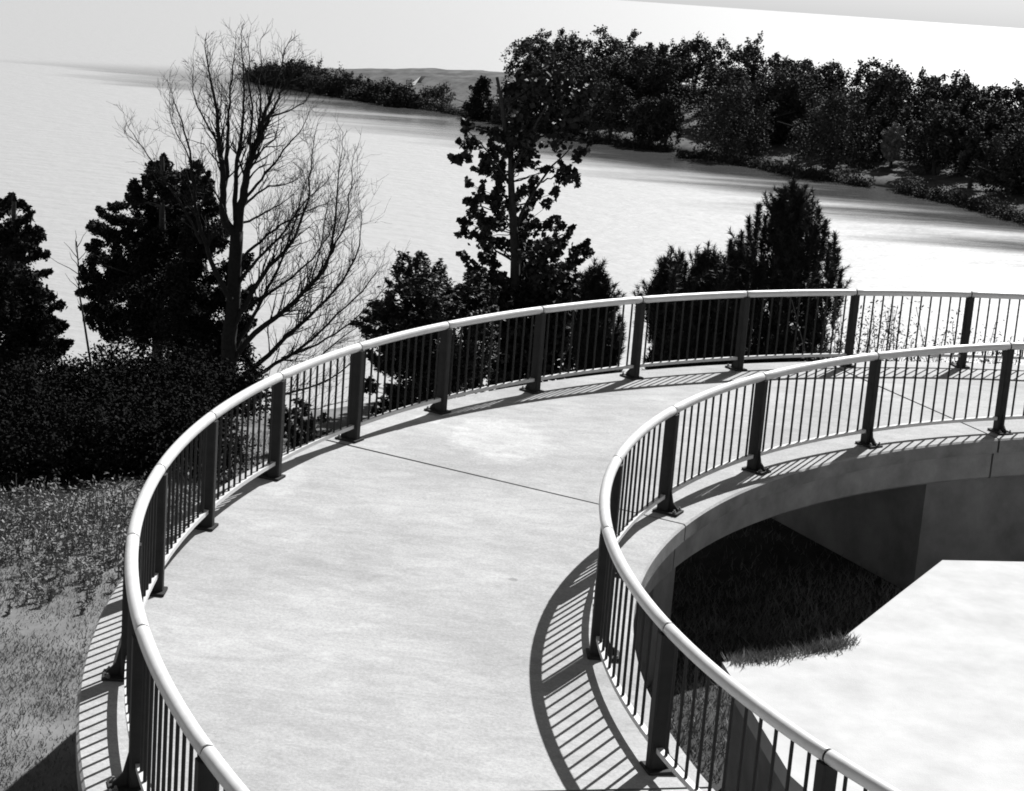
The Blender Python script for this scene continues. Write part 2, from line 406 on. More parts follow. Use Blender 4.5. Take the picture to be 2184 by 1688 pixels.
# ------------------------------------------------------------------ railings
def railing(name, label, R, zf, ts, out_sign):
    """ts: angles of the posts; out_sign: +1 when the side away from the deck points away from the centre"""
    base = (CX, CY, zf(ts[0]) - H)
    root = thing(name, label, 'railing', base)
    bs = np.array(base)
    s = out_sign
    # shared meshes (local: x away from the loop's centre, z up, origin on the deck)
    def mesh_of(mb, nm, m):
        o = mb.build(nm, m); me = o.data; bpy.data.objects.remove(o); return me
    p = MB(); c = .012; x, y = .062, .045; z0, z1 = .018, H-.036
    prof = [(x-c,-y),(x,-y+c),(x,y-c),(x-c,y),(-x+c,y),(-x,y-c),(-x,-y+c),(-x+c,-y)]
    V = [(a, b_, z) for z in (z0, z1) for a, b_ in prof]
    p.add(V, [(q, (q+1) % 8, 8+(q+1) % 8, 8+q) for q in range(8)] + [(8, 9, 14, 15), (9, 10, 13, 14), (10, 11, 12, 13)])
    me_post = mesh_of(p, 'post', M_POST)
    p = MB(); lo = -.085 if s > 0 else -.19; hi = .19 if s > 0 else .085
    e = .008
    prof = [(hi-e,-.1),(hi,-.1+e),(hi,.1-e),(hi-e,.1),(lo+e,.1),(lo,.1-e),(lo,-.1+e),(lo+e,-.1)]
    V = [(a, b_, z) for z in (.0, .022) for a, b_ in prof]
    p.add(V, [(q, (q+1) % 8, 8+(q+1) % 8, 8+q) for q in range(8)] + [(8, 9, 14, 15), (9, 10, 13, 14), (10, 11, 12, 13)])
    me_plate = mesh_of(p, 'base_plate', M_POST)
    p = MB()
    for yy in (-.012, .012):
        pass
    x0, x1 = s*.062, s*.165
    pts = [(x0, .022), (x1, .022), (x1, .045), (s*.10, .11), (x0, .26)]
    V = [(a, yy, z) for yy in (-.009, .009) for a, z in pts]; k = 5
    T = [(0, 1, 2), (0, 2, 3), (0, 3, 4), (5, 7, 6), (5, 8, 7), (5, 9, 8)]
    p.add(V, [(q, (q+1) % k, k+(q+1) % k, k+q) for q in range(k)], T)
    me_gus = mesh_of(p, 'gusset', M_POST)
    p = MB(); p.tube([(0,0,.0),(0,0,.016)], .019, 6); p.tube([(0,0,.016),(0,0,.034)], .010, 6)
    me_bolt = mesh_of(p, 'bolt', M_BOLT)
    p = MB(); p.tube([(0, -.03, 0), (0, .03, 0)], .041, 14)
    me_cpl = mesh_of(p, 'coupling', M_GAP)
    p = MB(); p.tube([(0, 0, .19), (0, 0, .6), (0, 0, H-.035)], .0125, 8)
    me_bal = mesh_of(p, 'baluster', M_POST)
    def loc(t, dz=0.): return np.array([CX+R*math.cos(t), CY+R*math.sin(t), zf(t)-H+dz]) - bs
    for t in ts:
        po = link('post', me_post, root, loc(t), t)
        link('base_plate', me_plate, po); link('gusset', me_gus, po)
        for yy in (-.07, .07):
            link('bolt', me_bolt, po, (s*.15, yy, .021))
        link('coupling', me_cpl, po, (0, 0, H))
    gap = .009 / R
    for a, c in zip(ts[:-1], ts[1:]):
        d = 1 if c > a else -1
        tt = np.linspace(a+d*gap, c-d*gap, 13)
        P = np.array([[R*math.cos(t), R*math.sin(t), zf(t)] for t in tt]) - [0, 0, bs[2]]
        mb = MB()
        n = len(P); rad = np.full(n, .0475)
        P2 = np.concatenate([P[:1], P[:1], P, P[-1:], P[-1:]])
        # rounded ends so that the joints catch light
        dirs = (P[1]-P[0])/np.linalg.norm(P[1]-P[0]), (P[-1]-P[-2])/np.linalg.norm(P[-1]-P[-2])
        P2[0] = P[0]; P2[1] = P[0]+dirs[0]*.002; P2[2] = P[0]+dirs[0]*.004
        P2[-1] = P[-1]; P2[-2] = P[-1]-dirs[1]*.002; P2[-3] = P[-1]-dirs[1]*.004
        r2 = np.concatenate([[.0435, .0465], rad, [.0465, .0435]])
        mb.tube(P2, r2, 20); mb.build('handrail', M_RAIL, root, smooth=True)
        da = .062/R*.72
        tt = np.linspace(a+d*da, c-d*da, 9)
        mb = MB(); V = []
        for t in tt:
            for dr, dz in ((-.024, .148), (.024, .148), (.024, .188), (-.024, .188)):
                V.append((( R+dr)*math.cos(t), (R+dr)*math.sin(t), zf(t)-H+dz-bs[2]))
        i, j = np.meshgrid(np.arange(8), np.arange(4), indexing='ij'); j2 = (j+1) % 4
        mb.add(V, np.stack([i*4+j, i*4+j2, (i+1)*4+j2, (i+1)*4+j], -1).reshape(-1, 4))
        mb.Q.append(np.array([(0, 3, 2, 1), (32, 33, 34, 35)]))
        mb.build('bottom_rail', M_RAIL, root)
        for q in range(1, 12):
            t = a + (c-a)*q/12
            link('baluster', me_bal, root, loc(t), t)
    return root
T0, DT = 3.44946846, .157962775
railing('outer_railing', 'long outer railing sweeping round the lake side of the ramp deck', R1, zO, [T0 - DT*q for q in range(-3, 14)], +1)
T1, DT1 = 2.12277034, .261219549
railing('inner_railing', 'inner railing curving tightly round the open side of the ramp loop', R2, zI, [T1 + DT1*q for q in range(-3, 8)], -1)

# ------------------------------------------------------------------ foliage tools
def rand_unit(n):
    v = rng.normal(size=(n, 3)); return v/np.linalg.norm(v, axis=1)[:, None]
def leaves(mb, C, size, flat=0.0, aspect=.7):
    """one folded rhombic leaf (two triangles) at every point of C"""
    n = len(C)
    a = rand_unit(n); a[:, 2] *= (1-flat); a /= np.linalg.norm(a, axis=1)[:, None]
    b_ = np.cross(a, rand_unit(n)); 
    if flat: b_[:, 2] *= (1-flat)
    b_ /= np.linalg.norm(b_, axis=1)[:, None]+1e-9
    nn = np.cross(a, b_)
    s = (size*rng.uniform(.6, 1.35, n))[:, None]
    V = np.stack([C - a*s*.5, C + b_*s*aspect*.5 + nn*s*.08, C + a*s*.6, C - b_*s*aspect*.5 + nn*s*.08], 1).reshape(-1, 3)
    i = np.arange(n)*4
    T = np.concatenate([np.stack([i, i+1, i+2], -1), np.stack([i, i+2, i+3], -1)])
    mb.add(V, T=T)
def ball(c, r, n, squash=1.0, shell=.5):
    p = rand_unit(n)*(rng.uniform(shell**3, 1, n)**(1/3))[:, None]*np.asarray(r)
    p[:, 2] *= squash
    return np.asarray(c) + p
def wiggle(P, amp, n=6):
    P = np.asarray(P, float); out_ = [P[0]]
    d = np.concatenate([[0], np.cumsum(np.linalg.norm(np.diff(P, axis=0), axis=1))])
    s = np.linspace(0, d[-1], max(n, 3))
    Qp = np.stack([np.interp(s, d, P[:, k]) for k in range(3)], -1)
    # smooth
    for _ in range(2): Qp[1:-1] = .25*Qp[:-2]+.5*Qp[1:-1]+.25*Qp[2:]
    Qp[1:-1] += rng.normal(size=(len(Qp)-2, 3))*amp
    return Qp
def taper(n, a, b_): return a + (b_-a)*np.linspace(0, 1, n)**.8

def base_of(px, py, Y):
    p = at(px, py, Y); return np.array([p[0], Y, float(ground(p[0], Y))])

# ------------------------------------------------------------------ bare tree (left of centre)
def bare_tree():
    Y = 37.0
    B = base_of(485, 900, Y)
    root = thing('bare_tree', 'tall leafless tree with a fan of thin bare limbs over the lake', 'tree', B)
    k = Y/F
    def pl(pts, dep0=0., dep1=0.):
        n = len(pts); return np.array([at(a, c, Y + dep0 + (dep1-dep0)*q/(n-1)) for q, (a, c) in enumerate(pts)])
    trunk_pts = [(478,905),(484,800),(492,700),(500,620),(504,540),(505,493)]
    P = np.concatenate([[B - [0, 0, .3]], pl(trunk_pts)])
    mb = MB(); mb.tube(wiggle(P, .015, 14), taper(14, .2, .14), 9); mb.build('trunk', M_DEADBARK, root, smooth=True, base=B)
    twigs = MB()
    def twig(p, d, L, r, depth):
        n = 4; pts = [p]; dd = d.copy()
        for _ in range(n-1):
            dd = dd + rng.normal(size=3)*.11 + np.array([0, 0, .08]); dd /= np.linalg.norm(dd)
            pts.append(pts[-1] + dd*L/(n-1))
        twigs.tube(pts, taper(n, r, r*.45), 3 if r < .012 else 4, cap=False)
        if depth > 0:
            for _ in range(rng.integers(2, 4)):
                q = rng.integers(1, n); s_ = pts[q]
                side = np.cross(dd, rand_unit(1)[0]); side /= np.linalg.norm(side)
                nd = dd*.75 + side*rng.uniform(.45, .8); nd /= np.linalg.norm(nd)
                twig(s_, nd, L*rng.uniform(.45, .75), max(r*.6, .0035), depth-1)
    def limb(pts, r0, r1, d0, d1, dens=1.0, side=1.0, own=True, tl=.9):
        P = pl(pts, d0, d1); n = max(8, len(pts)*3)
        W = wiggle(P, .012, n); rr_ = taper(n, r0, r1)
        mb = MB(); mb.tube(W, rr_, 6 if r0 > .05 else 5, cap=False); mb.build('limb', M_DEADBARK, root, smooth=True, base=B)
        L = np.linalg.norm(np.diff(W, axis=0), axis=1).sum()
        m_ = int(L*11*dens)
        for _ in range(m_):
            f = rng.uniform(.18, 1)**.8; q = min(int(f*(n-1)), n-2)
            s_ = W[q] + (W[q+1]-W[q])*rng.uniform()
            d = W[q+1]-W[q]; d /= np.linalg.norm(d)
            sd = np.cross(d, rand_unit(1)[0]); sd /= np.linalg.norm(sd)
            nd = d*.8 + sd*rng.uniform(.4, .8) + np.array([0, 0, .22]); nd /= np.linalg.norm(nd)
            twig(s_, nd, tl*rng.uniform(.4, 1.0)*(1.15-.5*f), max(.45*rr_[q], .006)*.7, 2 if rng.uniform() < .6 else 1)
        d = W[-1]-W[-2]; d /= np.linalg.norm(d)
        twig(W[-1], d, .5, r1, 2)
    limbs = [
        # upright forks
        ([(504,500),(475,479),(478,385),(467,312),(464,240),(449,171),(440,120)], .11, .012, 0, -.5, 1, 1),
        ([(478,400),(484,377),(485,305),(489,240),(494,171),(500,120)], .06, .01, -.1, .5, 1, 1),
        ([(503,470),(502,385),(507,334),(518,251),(522,180),(516,120)], .07, .012, .1, .9, 1, 1),
        ([(505,500),(514,439),(525,377),(543,319),(562,247),(587,178),(604,125)], .13, .012, 0, .3, 1, 1),
        ([(545,310),(576,251),(601,193),(622,168),(632,145)], .055, .01, .2, -.4, .9, 1),
        ([(530,370),(534,300),(540,240),(528,170),(532,120)], .04, .01, .2, -.8, 1, 1),
        ([(550,290),(556,225),(552,175),(558,130)], .035, .01, .1, .8, 1, 1),
        ([(560,255),(590,245),(625,235),(650,220),(664,190)], .028, .008, .2, .8, .9, 1),
        ([(467,312),(440,262),(422,235),(411,195),(412,165)], .03, .008, -.2, -.8, .9, 1),
        ([(515,430),(560,380),(600,330),(635,285),(650,262)], .04, .008, .1, -.9, 1, 1),
        ([(518,440),(565,400),(620,392),(645,375)], .035, .008, .2, .8, 1, 1),
        ([(508,480),(548,465),(592,440),(625,415)], .035, .008, .1, 1.0, 1, 1),
        # left stem group in front of the evergreen
        ([(492,640),(440,540),(418,450),(409,356),(398,301),(388,251),(371,218)], .07, .010, -.3, -1.2, .9, 1),
        ([(409,380),(404,330),(370,275),(362,235)], .022, .007, -1.0, -1.4, .8, 1),
        ([(430,520),(385,430),(348,381),(308,323),(284,285)], .035, .008, -.6, -1.7, .6, 1),
        ([(487,480),(466,420),(440,380),(432,345)], .03, .008, -.2, -1.0, .9, 1),
        # fan of limbs to the right
        ([(494,700),(543,613),(580,560),(616,530),(645,470),(659,421),(663,341),(669,305)], .075, .009, -.1, .4, 1.1, 1),
        ([(490,760),(530,700),(565,627),(600,560),(624,490),(648,400)], .06, .009, .1, 1.0, 1.1, 1),
        ([(488,800),(522,725),(616,656),(688,584),(712,522),(719,414),(728,334)], .085, .009, 0, -.4, 1.1, 1),
        ([(688,584),(716,520),(741,480),(748,400),(752,345)], .03, .007, -.2, .2, .8, 1),
        ([(486,830),(560,770),(640,690),(700,640),(761,560),(772,470)], .075, .009, 0, .5, 1.1, 1),
        ([(486,845),(580,780),(650,740),(720,672),(786,609),(800,585)], .065, .009, 0, -.7, 1.1, 1),
        ([(600,765),(680,735),(750,690),(800,640),(835,600)], .035, .007, -.2, .6, 1.0, 1),
        ([(492,690),(540,640),(600,610),(660,560),(700,505),(730,450)], .05, .008, .2, 1.2, 1.1, 1),
        ([(500,620),(540,560),(590,520),(640,440),(690,395)], .05, .008, 0, -1.0, 1.1, 1),
        ([(502,560),(550,520),(610,470),(660,450),(710,425)], .045, .008, .1, 1.0, 1.1, 1),
        ([(484,860),(560,820),(640,790),(700,745),(760,700)], .05, .008, -.2, -1.0, 1.0, 1),
        ([(484,870),(570,845),(660,830),(740,790),(790,720)], .045, .008, .2, 1.0, 1.0, 1),
        ([(484,880),(560,870),(650,880),(720,860)], .04, .008, .2, .5, 1.0, 1),
        ([(620,655),(660,610),(680,545),(692,480),(700,430)], .03, .007, .3, 1.1, 1.0, 1),
    ]
    for L in limbs: limb(*L)
    tw = twigs.build('twig', M_DEADBARK, root, base=B); tag(tw, kind='stuff')
bare_tree()

# ------------------------------------------------------------------ leafy trees from clumps
DENS = 2.4
def clump_tree(name, label, Y, base_px, trunk, limbs, clumps, leaf_size, dens, leafmat, spread=.9, flat=.2, squash=.85, trunk_r=(.16, .03), aspect=.8, up_=.3, tips=True, group=None):
    B = base_of(base_px[0], base_px[1], Y)
    root = thing(name, label, 'tree', B, group)
    k = Y/F
    tp = np.concatenate([[B - [0, 0, .2]], [at(a, c, Y) for a, c in trunk]])
    W = wiggle(tp, .015, 14)
    mb = MB(); mb.tube(W, taper(14, *trunk_r), 8, cap=False); mb.build('trunk', M_BARK, root, smooth=True, base=B)
    for L in limbs:
        pts, r0, dd = L
        P = np.array([at(a, c, Y + dd*q/(len(pts)-1)) for q, (a, c) in enumerate(pts)])
        mb = MB(); w = wiggle(P, .012, 9); mb.tube(w, taper(9, r0, .012), 6, cap=False); mb.build('limb', M_BARK, root, smooth=True, base=B)
    cr_ = MB(); tw = MB()
    for (px, py, r) in clumps:
        dep = rng.normal()*spread*.5
        c = at(px, py, Y+dep); R_ = r*k
        n = max(14, int(dens*(r*r)*DENS))
        # a clump is itself a few uneven sprays
        m = max(3, int(r/8))
        subs = ball(c, R_*.85, m, squash, .1)
        q = n//m+1
        for s_ in subs:
            t0_ = W[np.argmin(np.linalg.norm(W - (s_ - [0, 0, .3]), axis=1))]
            dv = (s_ - t0_); dv = dv/(np.linalg.norm(dv)+.3) + np.array([0, 0, up_]) + rng.normal(size=3)*.45; dv /= np.linalg.norm(dv)
            u = rng.uniform(0, 1, q); ln_ = R_*rng.uniform(1.0, 1.9)
            C = s_ + dv*((u-.55)*ln_)[:, None] + rng.normal(size=(q, 3))*(R_*rng.uniform(.16, .3)*(1.15-.75*u))[:, None]*[1, 1, .8]
            leaves(cr_, C, leaf_size, flat, aspect)
            if tips:
                st = W[np.argmin(np.linalg.norm(W - (s_ - [0, 0, .35]), axis=1))]
                if np.linalg.norm(s_-st) < 1.1 and rng.uniform() < .6:
                    tw.tube(wiggle([st, (st+s_)/2 - [0, 0, .04], s_], .02, 5), taper(5, .012, .004), 4, cap=False)
    cr_.build('crown', leafmat, root, base=B)
    if tw.n: tag(tw.build('branch', M_BARK, root, base=B), kind='stuff')
    return root

# broad poplar in the middle
pop = [(1170,195,55),(1220,215,50),(1136,225,50),(1187,262,50),(1237,262,42),(1150,180,45),(1085,215,25),(1100,185,30),(1215,165,45),(1165,145,38),(1120,150,30),(1245,190,35),
 (991,265,20),(1002,299,24),(1055,282,24),(1062,313,30),(1113,299,36),(1126,333,30),(1100,265,24),(985,346,22),(1018,350,24),(1052,360,24),(1076,380,22),(1002,393,14),(1029,413,22),
 (1055,402,22),(1002,432,17),(1015,452,24),(1045,446,22),(1069,427,20),(995,486,20),(1025,467,22),(1018,499,24),(1052,494,26),(1052,520,26),(1079,467,26),
 (1136,398,19),(1143,422,19),(1166,434,12),(1187,410,12),(1212,380,22),(1203,360,18),(1225,385,12),(1230,330,15),(1250,319,15),(1163,358,14),(1113,346,22),(1109,407,18),(1094,440,20),
 (1119,467,28),(1130,501,34),(1187,477,23),(1203,501,24),(1180,520,34),(1103,535,34),(1252,528,20),(1230,545,26),(1170,553,44),(1119,568,44),(1205,580,40),(991,541,14),(1022,555,18),
 (1002,578,18),(1035,537,18),(1052,561,22),(1153,608,50),(1103,618,44),(1220,612,38),(1060,600,30),(1180,650,50),(1110,670,50),(1050,660,45),(1230,660,40),(1150,720,60),(1080,730,55),(1220,725,45),(1020,720,40),(1000,660,35),(1260,700,40),(1280,760,40),(1140,660,55),(1200,690,55),(1130,760,55),(1070,700,50),(1000,780,40),(1060,760,50),(1210,640,45),(1180,600,40),(1140,590,40),(1090,650,45),(1030,620,30),(1000,625,26),(1245,640,35),(1260,610,22),(1180,780,60),(1100,790,60),(1030,790,45),(1240,780,40)]
clump_tree('poplar_tree', 'tall open poplar with big leaves and a forked side limb, rising before the lake', 34.0, (1098,852),
    [(1100,780),(1102,640),(1100,540),(1093,440),(1090,366),(1086,282),(1072,245),(1062,198),(1060,165)],
    [([(1100,520),(1103,467),(1126,423),(1146,393),(1170,360),(1197,333),(1222,310)], .05, .6), ([(1090,380),(1110,330),(1135,285),(1165,225)], .035, -.6),
     ([(1146,393),(1185,375),(1205,368)], .02, .2), ([(1092,400),(1055,340),(1020,300),(998,280)], .02, -.4), ([(1110,330),(1160,290),(1220,230)], .03, .8),
     ([(1098,480),(1060,450),(1020,440)], .018, .4), ([(1100,560),(1150,530),(1200,500)], .03, -.5), ([(1100,560),(1050,530),(1020,500)], .025, .5)],
    [q for q in pop if q[1] - q[2]*.6 > 148], .108, .105, M_LEAF2, spread=1.0, flat=.15, squash=.9, aspect=.95)

# dense evergreen left of the bare tree
ev = [(345,345,20),(330,365,26),(370,365,30),(410,365,26),(432,385,22),(310,395,28),(350,400,35),(400,410,38),(440,420,25),(290,425,28),(330,440,40),(385,450,45),(440,460,35),(245,440,22),(220,452,18),
 (265,465,32),(310,485,42),(370,500,50),(440,510,48),(205,480,22),(230,505,32),(280,525,45),(350,550,55),(430,570,55),(490,560,38),(195,520,20),(215,550,30),(260,575,42),(185,580,24),(225,605,40),
 (300,610,55),(380,630,60),(460,640,55),(510,620,30),(180,625,20),(190,655,28),(240,660,45),(310,680,50),(390,700,60),(460,710,55),(515,690,28),(200,692,22),(250,705,28),(300,715,30),(520,650,24),
 (350,730,30),(420,755,45),(470,775,45),(395,740,40),(500,750,30),(505,740,30),(490,820,35),(530,770,16),(540,690,12),(450,830,40),(385,810,32),(420,860,35)]
clump_tree('evergreen_tree', 'broad dense dark evergreen standing just left of the leafless tree', 39.0, (330,905),
    [(330,850),(335,760),(340,650),(345,500),(348,400),(346,335)],
    [([(336,740),(280,720),(220,690)], .04, .5), ([(338,700),(400,690),(460,660)], .04, -.6), ([(340,620),(270,580),(210,560)], .035, -.5), ([(342,560),(400,520),(450,480)], .03, .5)],
    ev, .085, .95, M_LEAF, spread=1.7, flat=.2, squash=.75, up_=.25, aspect=.55, trunk_r=(.22, .04))

# dark evergreen cut by the left edge
le = [(40,432,20),(15,450,30),(60,460,16),(20,500,40),(70,490,20),(50,530,35),(85,545,20),(0,570,60),(60,590,40),(98,580,16),(30,640,60),(95,630,28),(120,655,20),(70,690,55),(-20,680,60),(120,700,25),(20,750,65),(100,750,40),(135,735,16),(-40,800,60),
 (60,815,60),(130,790,25),(-20,880,70),(70,880,50),(-60,580,45),(-70,700,50)]
clump_tree('evergreen_tree', 'dark ragged evergreen at the left edge, nearest to the grassy bank', 33.0, (20,930),
    [(20,880),(22,760),(25,600),(30,430)], [([(22,760),(70,720),(120,700)], .04, .4), ([(24,640),(60,610),(95,585)], .03, -.4)],
    le, .085, .85, M_LEAF, spread=1.4, flat=.2, squash=.75, up_=.25, aspect=.55, trunk_r=(.2, .04))

# compound-leaved bushy tree below the poplar
bt = [(867,550,16),(850,568,18),(862,572,22),(901,567,28),(928,578,24),(938,592,18),(901,602,36),(860,602,24),(928,614,28),(884,632,34),(945,640,28),(995,592,24),(1022,592,26),(1030,612,18),(985,614,28),
 (1012,637,36),(800,648,18),(834,650,28),(800,678,24),(848,680,38),(905,680,45),(960,665,45),(1010,690,40),(790,705,20),(830,720,35),(880,735,45),(940,730,50),(1000,750,45),(800,760,24),(850,775,36),(910,790,48),(970,800,48),
 (790,815,18),(840,830,30),(890,845,36),(940,850,36),(815,860,18),(1030,660,30)]
clump_tree('leafy_tree', 'low bushy tree of small glossy leaves between the leafless tree and the poplar', 30.0, (900,950),
    [(900,860),(902,760),(900,660),(885,580),(868,545)], [([(902,780),(850,720),(805,680)], .025, -.4), ([(902,740),(960,680),(1010,620)], .025, .4), ([(902,700),(930,640),(930,590)], .02, -.3)],
    bt + [(q[0]+rng.normal()*14, q[1]+12, q[2]*1.1) for q in bt if q[1] > 600], .075, .3, M_LEAF2, spread=.9, flat=.55, squash=.6, aspect=.5, trunk_r=(.1, .02))
clump_tree('leafy_shrub', 'leafy shrub seen through the railing bars below the leafless tree', 27.0, (630,960),
    [(630,930),(632,900),(628,870)], [], [(610,885,22),(640,870,24),(655,900,26),(620,920,28),(665,930,22),(590,910,18),(645,950,30),(690,890,14),(700,930,18)],
    .085, .2, M_LEAF2, spread=.5, flat=.5, squash=.7, aspect=.5, trunk_r=(.05, .015))['category'] = 'shrub'

# ------------------------------------------------------------------ pines
def pine(name, label, Y, apex, base_px, tips_px, nl, group=None, fill=(), tuft_len=.34):
    """apex, tips: pixels of the shoots; every shoot is a curved branch that ends in an upright brush of needles"""
    B = base_of(base_px[0], base_px[1], Y)
    root = thing(name, label, 'pine tree', B, group)
    A = at(apex[0], apex[1], Y)
    mb = MB(); W = wiggle([B-[0,0,.2], (B*.6+A*.4), A], .02, 12); mb.tube(W, taper(12, .11, .014), 8, cap=False)
    mb.build('trunk', M_BARK, root, smooth=True, base=B)
    br, nd = MB(), MB()
    Ltot = np.linalg.norm(A-B)
    def brush(p, d, L, n):
        f = rng.uniform(0, 1, n); c = p + d*(f*L)[:, None]
        u = rand_unit(n); u = u + d*1.0; u /= np.linalg.norm(u, axis=1)[:, None]
        ln = .165*rng.uniform(.7, 1.2, n)*(1-.35*f)
        w = np.cross(u, rand_unit(n)); w /= np.linalg.norm(w, axis=1)[:, None]; w *= .0085
        V = np.stack([c-w, c+w, c+u*ln[:, None]], 1).reshape(-1, 3)
        nd.add(V, T=np.arange(n*3).reshape(-1, 3))
    def shoot(tip, n=70, L=None):
        L = L or tuft_len*rng.uniform(.8, 1.25)
        z = tip[2]; f = np.clip((z - B[2])/Ltot - .14, .02, .97)
        s_ = B + (A-B)*f
        mid = s_*.45 + tip*.55 - np.array([0, 0, .13])
        low = tip - np.array([0, 0, L*.8])
        P = wiggle([s_, mid, low, tip], .01, 7)
        br.tube(P, taper(7, .018, .006), 4, cap=False)
        d = P[-1]-P[-2]; d = d/np.linalg.norm(d) + np.array([0, 0, .7]); d /= np.linalg.norm(d)
        brush(tip - d*L*.9, d, L, int(n*1.7))
        # side brushes further in
        for _ in range(3):
            q = rng.uniform(.35, .9); k0 = int(q*6); c = P[k0]
            dd = d + rand_unit(1)[0]*.7; dd /= np.linalg.norm(dd)
            brush(c, dd, L*.7, min(int(n*.7), 90))
    brush(A-[0,0,.3], np.array([0,0,1.]), .45, 130)
    for (px, py) in tips_px:
        shoot(at(px, py, Y + rng.normal()*.35), 260, .62)
    # the body of the tree: whorls round the trunk within the outline (left, right half widths by height)
    H0 = A[2]-B[2]
    for _ in range(nl):
        f = rng.uniform(.03, .95)
        wdt = nl_width(f, fill)*Y/F
        a_ = rng.uniform(0, 2*PI); rr_ = wdt*math.sqrt(rng.uniform(.05, 1))*.82
        c = B + (A-B)*f
        shoot(c + np.array([rr_*math.cos(a_), rr_*math.sin(a_)*.9, .1]), 95)
    tag(br.build('branch', M_BARK, root, base=B), kind='stuff')
    nd.build('crown', M_NEEDLE, root, base=B)
def nl_width(f, fill):
    return float(np.interp(f, [a for a, _ in fill], [w for _, w in fill]))

pine('pine_tree', 'tallest pine with upright candle shoots behind the far end of the railing', 31.0, (1692,392), (1672,905),
     [(1716,405),(1672,415),(1650,437),(1664,450),(1617,446),(1632,470),(1597,473),(1612,500),(1583,504),(1558,521),(1570,545),(1733,440),(1747,456),(1742,480),(1760,480),(1781,507),(1770,530),(1787,541),(1778,560),(1794,585),(1791,617),(1785,640),(1560,570)],
     270, tuft_len=.52, fill=[(0, 165), (.3, 155), (.5, 128), (.65, 102), (.8, 70), (.9, 38), (1, 6)])
pine('pine_tree', 'mid-sized pine merging into the left side of the tallest pine', 32.0, (1575,523), (1580,905),
     [(1558,535),(1592,530),(1545,560),(1606,560),(1538,600)], 130, tuft_len=.48, fill=[(0, 85), (.5, 75), (.8, 45), (1, 6)])
pine('pine_tree', 'small round-topped pine, second from the left in the row of pines', 30.0, (1509,538), (1512,900),
     [(1490,556),(1530,556),(1478,580),(1545,575),(1535,600),(1485,610)], 170, tuft_len=.42, fill=[(0, 90), (.5, 78), (.8, 50), (1, 6)])
pine('pine_tree', 'small pine furthest left of the pines behind the railing, with loose side tufts', 29.5, (1430,555), (1432,900),
     [(1454,548),(1462,570),(1440,580),(1412,590),(1396,602),(1386,619),(1366,637),(1470,600),(1400,640)], 160, tuft_len=.42, fill=[(0, 74), (.5, 70), (.75, 52), (.9, 24), (1, 6)])
pine('pine_tree', 'short pine tucked against the right side of the poplar', 31.0, (1268,572), (1268,900),
     [(1258,588),(1280,600),(1298,621),(1311,637),(1290,640),(1285,660),(1320,680),(1326,705)], 190, tuft_len=.42, fill=[(0, 70), (.5, 62), (.75, 42), (.9, 18), (1, 5)])

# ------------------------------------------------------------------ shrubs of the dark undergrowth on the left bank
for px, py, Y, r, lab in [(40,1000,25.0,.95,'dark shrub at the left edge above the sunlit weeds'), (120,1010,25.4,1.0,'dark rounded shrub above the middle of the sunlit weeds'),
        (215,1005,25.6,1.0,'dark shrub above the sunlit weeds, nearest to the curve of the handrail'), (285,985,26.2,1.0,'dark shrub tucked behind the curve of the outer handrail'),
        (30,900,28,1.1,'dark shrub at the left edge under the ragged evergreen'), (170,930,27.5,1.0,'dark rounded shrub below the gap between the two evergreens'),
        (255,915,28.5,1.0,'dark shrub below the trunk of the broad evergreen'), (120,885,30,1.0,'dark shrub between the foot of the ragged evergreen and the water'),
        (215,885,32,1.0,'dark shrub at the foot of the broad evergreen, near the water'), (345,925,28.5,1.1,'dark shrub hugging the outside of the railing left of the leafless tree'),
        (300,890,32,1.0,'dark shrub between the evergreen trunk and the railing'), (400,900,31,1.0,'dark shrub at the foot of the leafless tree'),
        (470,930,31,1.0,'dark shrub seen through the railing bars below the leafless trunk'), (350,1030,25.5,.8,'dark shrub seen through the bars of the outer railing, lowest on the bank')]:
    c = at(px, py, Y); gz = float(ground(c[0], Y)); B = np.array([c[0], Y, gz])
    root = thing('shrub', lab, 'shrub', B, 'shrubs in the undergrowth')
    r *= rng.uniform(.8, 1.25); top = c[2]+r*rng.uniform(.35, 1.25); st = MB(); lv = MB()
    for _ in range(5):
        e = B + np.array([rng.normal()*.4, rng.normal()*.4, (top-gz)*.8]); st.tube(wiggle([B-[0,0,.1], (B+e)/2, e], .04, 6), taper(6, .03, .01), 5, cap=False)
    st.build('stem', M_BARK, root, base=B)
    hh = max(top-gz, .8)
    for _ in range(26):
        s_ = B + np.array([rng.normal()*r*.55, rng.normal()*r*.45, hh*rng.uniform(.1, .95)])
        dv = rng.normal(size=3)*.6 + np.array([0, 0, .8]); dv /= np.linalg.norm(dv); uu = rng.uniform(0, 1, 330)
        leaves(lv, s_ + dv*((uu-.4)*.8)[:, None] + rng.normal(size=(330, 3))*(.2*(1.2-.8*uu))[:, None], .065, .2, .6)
    lv.build('crown', M_SHRUB, root, base=B)

